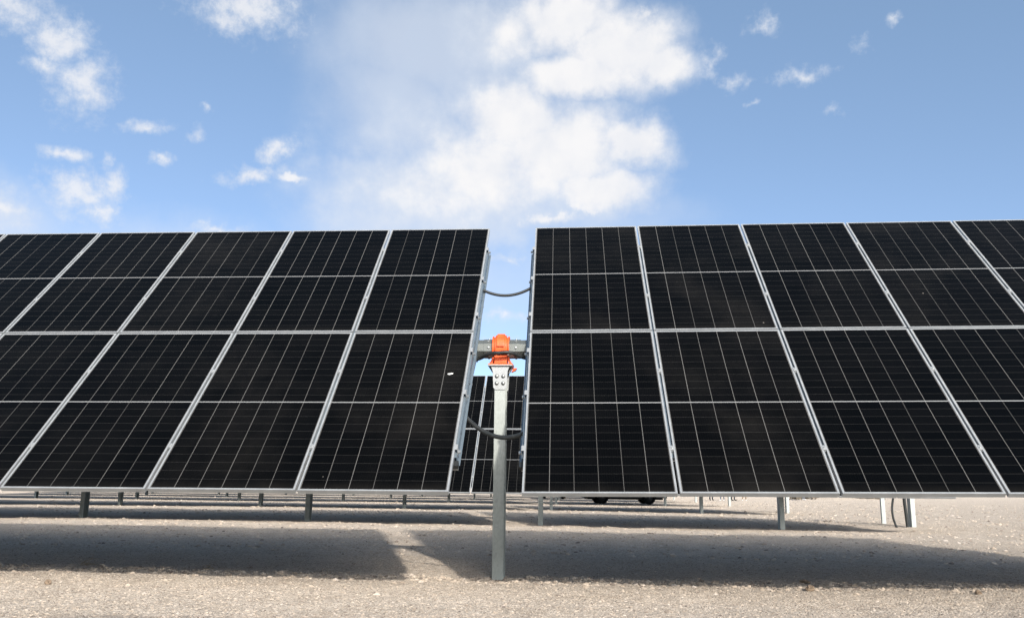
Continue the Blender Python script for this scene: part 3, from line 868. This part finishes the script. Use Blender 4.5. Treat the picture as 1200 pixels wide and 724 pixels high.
def make_car(loc, rz, label, pm):
    root = empty('parked_car', Matrix.Translation(loc) @ Matrix.Rotation(rz, 4, 'Z'), label, 'car', 'cars parked behind the rows')
    WB, R = 2.5, .34
    hw = .86
    def arch(cx):
        return [(cx + (R + .06) * math.cos(q), .36 + (R + .06) * math.sin(q)) for q in (math.pi - math.pi * k / 10 for k in range(11))]
    prof = [(-2.12, .36)] + arch(-WB / 2) + arch(WB / 2) + [(2.10, .36), (2.16, .55), (2.12, .78), (1.95, .90), (1.05, 1.02), (-1.2, 1.05), (-2.02, 1.02), (-2.14, .8), (-2.16, .5)]
    b = MB(); b.prism(prof, 1, -hw, hw)
    body = b.build('body', pm, root, .05, 3)
    g = MB()
    lo = [(1.10, 1.0), (-2.0, 1.0)]; hi = [(.35, 1.56), (-1.75, 1.56)]
    v = []
    for y in (-1, 1):
        v += [(lo[0][0], y * (hw - .04), 1.0), (hi[0][0], y * (hw - .20), 1.54), (hi[1][0], y * (hw - .20), 1.54), (lo[1][0], y * (hw - .05), 1.0)]
    g.add(v, [(0, 1, 2, 3), (7, 6, 5, 4), (0, 4, 5, 1), (1, 5, 6, 2), (2, 6, 7, 3), (3, 7, 4, 0)])
    g.build('cabin', pm, root, .05, 3)
    def quad_on(name, P, mat):
        m_ = MB(); c = sum((Vector(p) for p in P), Vector()) / len(P)
        nrm = (Vector(P[1]) - Vector(P[0])).cross(Vector(P[2]) - Vector(P[0])).normalized()
        if nrm.dot(c - Vector((-.4, 0, 1.2))) < 0: nrm = -nrm
        q = [Vector(p) + nrm * .004 for p in P] + [Vector(p) + nrm * .012 for p in P]
        n = len(P)
        m_.add(q, [tuple(range(n)), tuple(range(n, 2 * n))[::-1]] + [(i, (i + 1) % n, n + (i + 1) % n, n + i) for i in range(n)])
        return m_.build(name, mat, root)
    for s in (-1, 1):
        def sp_(x, z): return (x, s * ((hw - .045) + ((hw - .20) - (hw - .045)) * (z - 1.0) / .54), z)
        quad_on('side_window', [sp_(.86, 1.06), sp_(.30, 1.47), sp_(-.45, 1.47), sp_(-.45, 1.06)], 'car_glass')
        quad_on('side_window', [sp_(-.55, 1.06), sp_(-.55, 1.47), sp_(-1.55, 1.47), sp_(-1.75, 1.06)], 'car_glass')
        mi = MB(); mi.box((.62, min(s * .87, s * 1.02), .98), (.74, max(s * .87, s * 1.02), 1.12)); mi.build('mirror', pm, root, .03)
        hl = MB(); hl.box((2.06, min(s * .5, s * .8), .66), (2.15, max(s * .5, s * .8), .80)); hl.build('headlight', 'lamp', root, .02)
        tl_ = MB(); tl_.box((-2.165, min(s * .6, s * .82), .76), (-2.06, max(s * .6, s * .82), .98)); tl_.build('tail_light', 'lamp_red', root, .02)
        ha = MB(); ha.box((-.42, min(s * .862, s * .885), .90), (-.22, max(s * .862, s * .885), .93)); ha.build('door_handle', 'under', root, .006)
        for cx in (-WB / 2, WB / 2):
            m = Matrix.Translation((cx, s * .74, R)) @ Matrix.Rotation(math.pi / 2, 4, 'X')
            w = MB(); w.lathe([(.20, -.10), (R - .02, -.10), (R, -.07), (R, .07), (R - .02, .10), (.20, .10), (.20, -.10)], 28, m)
            wh = w.build('wheel', 'rubber', root)
            q = MB(); q.lathe([(.0, -.06), (.07, -.06), (.08, -.03), (.199, -.07), (.199, .07), (.08, .03), (.07, .06), (0, .06)], 20, m); q.build('rim', 'rim', wh)
    quad_on('windscreen', [(1.02, -.72, 1.06), (.44, -.60, 1.48), (.44, .60, 1.48), (1.02, .72, 1.06)], 'car_glass')
    quad_on('rear_window', [(-1.95, -.70, 1.1), (-1.80, -.60, 1.46), (-1.80, .60, 1.46), (-1.95, .70, 1.1)], 'car_glass')
    u = MB(); u.box((-2.0, -.72, .24), (2.0, .72, .355)); u.build('underbody', 'under', root, .02)
    bm_ = MB(); bm_.box((2.10, -.78, .32), (2.20, .78, .54)); bm_.box((-2.21, -.78, .32), (-2.12, .78, .54)); bm_.build('bumper', 'under', root, .02)
    return root
cz = float(ground_z(2.7, 49, False))
make_car((2.87, 47.9, cz), math.radians(6), 'car parked side-on behind the right table, its dark wheels seen under the panels', 'paint_dark')
cz = float(ground_z(-.6, 63, False))
make_car((-1.15, 64.5, cz), math.radians(88), 'car parked end-on far back, seen low through the gap by the post', 'paint_grey')

# ------------------------------------------------------------------ people far behind (their feet show below the right table)
def skin_body(bent):
    J = {'pelvis': (0, 0, .93), 'waist': (0, .0, 1.08), 'chest': (0, -.01, 1.30), 'neck0': (0, 0, 1.46), 'neck': (0, -.01, 1.53), 'head0': (0, -.02, 1.60), 'head': (0, -.025, 1.69), 'crown': (0, -.015, 1.755)}
    R = {'pelvis': (.155, .11), 'waist': (.14, .10), 'chest': (.165, .115), 'neck0': (.08, .07), 'neck': (.055, .055), 'head0': (.070, .078), 'head': (.078, .095), 'crown': (.05, .06)}
    E = [('pelvis', 'waist'), ('waist', 'chest'), ('chest', 'neck0'), ('neck0', 'neck'), ('neck', 'head0'), ('head0', 'head'), ('head', 'crown')]
    for s, n in ((-1, 'l'), (1, 'r')):
        st = .06 * s * bent
        J.update({'hip' + n: (s * .10, 0, .88), 'knee' + n: (s * .11, -.02 + st, .49), 'ank' + n: (s * .12, .02 + st * 1.6, .09), 'toe' + n: (s * .14, -.15 + st * 1.6, .045),
                  'sho' + n: (s * .19, 0, 1.42), 'elb' + n: (s * .25, .03 - st, 1.13), 'wri' + n: (s * .25, -.07 - st * 2, .88), 'han' + n: (s * .245, -.10 - st * 2, .80)})
        R.update({'hip' + n: (.095, .10), 'knee' + n: (.062, .064), 'ank' + n: (.044, .046), 'toe' + n: (.045, .034), 'sho' + n: (.062, .062), 'elb' + n: (.044, .044), 'wri' + n: (.030, .030), 'han' + n: (.034, .022)})
        E += [('pelvis', 'hip' + n), ('hip' + n, 'knee' + n), ('knee' + n, 'ank' + n), ('ank' + n, 'toe' + n), ('chest', 'sho' + n), ('sho' + n, 'elb' + n), ('elb' + n, 'wri' + n), ('wri' + n, 'han' + n)]
    names = list(J); me = bpy.data.meshes.new('person')
    me.from_pydata([J[k] for k in names], [(names.index(a), names.index(b)) for a, b in E], [])
    o = bpy.data.objects.new('person', me); COL.objects.link(o)
    md = o.modifiers.new('skin', 'SKIN')
    if not me.skin_vertices: me.skin_vertices.new()
    for i, k in enumerate(names):
        me.skin_vertices[0].data[i].radius = R[k]; me.skin_vertices[0].data[i].use_root = (k == 'pelvis')
    sb = o.modifiers.new('sub', 'SUBSURF'); sb.levels = sb.render_levels = 2
    dg = bpy.context.evaluated_depsgraph_get(); dg.update()
    out = bpy.data.meshes.new_from_object(o.evaluated_get(dg))
    bpy.data.objects.remove(o)
    return out
for nme, c in dict(skin=(.42, .26, .18), trouser_dark=(.03, .032, .04), trouser_tan=(.30, .22, .15), trouser_grey=(.16, .17, .19), shirt_white=(.70, .70, .69), shirt_blue=(.10, .16, .30), shirt_dark=(.05, .05, .055), shoe_black=(.012, .012, .012), shoe_white=(.68, .67, .65), hair=(.015, .012, .010)).items():
    M[nme] = plain('cloth_' + nme, c, .8, 0, .3, .12, 10)
BODY = [skin_body(.4), skin_body(1.5)]
def person(x, y, rz, s, shirt, trouser, shoe, label, bi):
    z = float(ground_z(x, y, False))
    me = BODY[bi].copy(); me.name = 'person'
    me.materials.clear()
    for k in ('skin', shirt, trouser, shoe): me.materials.append(M[k])
    for p in me.polygons:
        c = p.center
        p.use_smooth = True
        if c.z < .10: p.material_index = 3
        elif c.z < .96 and abs(c.x) < .215: p.material_index = 2
        elif c.z > 1.50 or (abs(c.x) > .2 and c.z < .90): p.material_index = 0
        else: p.material_index = 1
    o = bpy.data.objects.new('person', me); COL.objects.link(o)
    o.matrix_world = Matrix.Translation((x, y, z - .005)) @ Matrix.Rotation(rz, 4, 'Z') @ Matrix.Scale(s, 4)
    tag(o, label, 'person', 'people standing behind the right table')
    h = MB(); h.lathe([(.098, -.02), (.102, .03), (.088, .075), (.05, .10), (0, .108)], 16, Matrix.Translation((0, .012, 1.70)) @ Matrix.Scale(.88, 4, (1, 0, 0)))
    h.build('hair', 'hair', o)
    n_ = MB(); n_.lathe([(.018, 0), (.014, .02), (0, .034)], 8, Matrix.Translation((0, -.105, 1.665)) @ Matrix.Rotation(math.pi / 2, 4, 'X')); n_.build('nose', 'skin', o)
person(10.4, 66.2, .3, 1.0, 'shirt_white', 'trouser_dark', 'shoe_black', 'person in dark trousers and black shoes, leftmost of those behind the table', 0)
person(11.3, 66.8, -.5, .98, 'shirt_blue', 'trouser_grey', 'shoe_white', 'person in pale shoes standing between two people in black shoes', 0)
person(12.2, 67.4, 1.2, 1.02, 'shirt_dark', 'trouser_dark', 'shoe_black', 'person in black shoes mid-step beside the tan trousers', 1)
person(13.2, 68.3, -.2, 1.0, 'shirt_white', 'trouser_tan', 'shoe_white', 'person in tan trousers, rightmost of the near group behind the table', 0)
person(18.6, 72.2, .8, 1.0, 'shirt_dark', 'trouser_grey', 'shoe_white', 'person in grey trousers standing far right near the spoil bank', 1)
person(19.6, 72.8, -.9, .97, 'shirt_blue', 'trouser_tan', 'shoe_black', 'person in tan trousers and black shoes near the spoil bank', 0)

# low dry scrub on the spoil bank, one mass
sc = MB(); rs = random.Random(5)
for i in range(900):
    x = rs.uniform(18.5, 25.5); y = rs.uniform(73.6, 77)
    z = float(ground_z(x, y, False)); h = rs.uniform(.12, .45)
    a = rs.uniform(0, 6.28); dx, dy = math.cos(a) * h * .4, math.sin(a) * h * .4
    w = rs.uniform(.03, .07)
    sc.add([(x - w, y, z - .03), (x + w, y, z - .03), (x + dx + w * .4, y + dy, z + h), (x + dx * .6 - w * 1.2, y + dy - w, z + h * .7)], [(0, 1, 2, 3)])
tag(sc.build('scrub', 'scrub'), 'dark dry scrub on the spoil bank beyond the rows', 'scrub', None, 'stuff')

for o in PROTOS: bpy.data.objects.remove(o)
print('objects', len(bpy.data.objects))
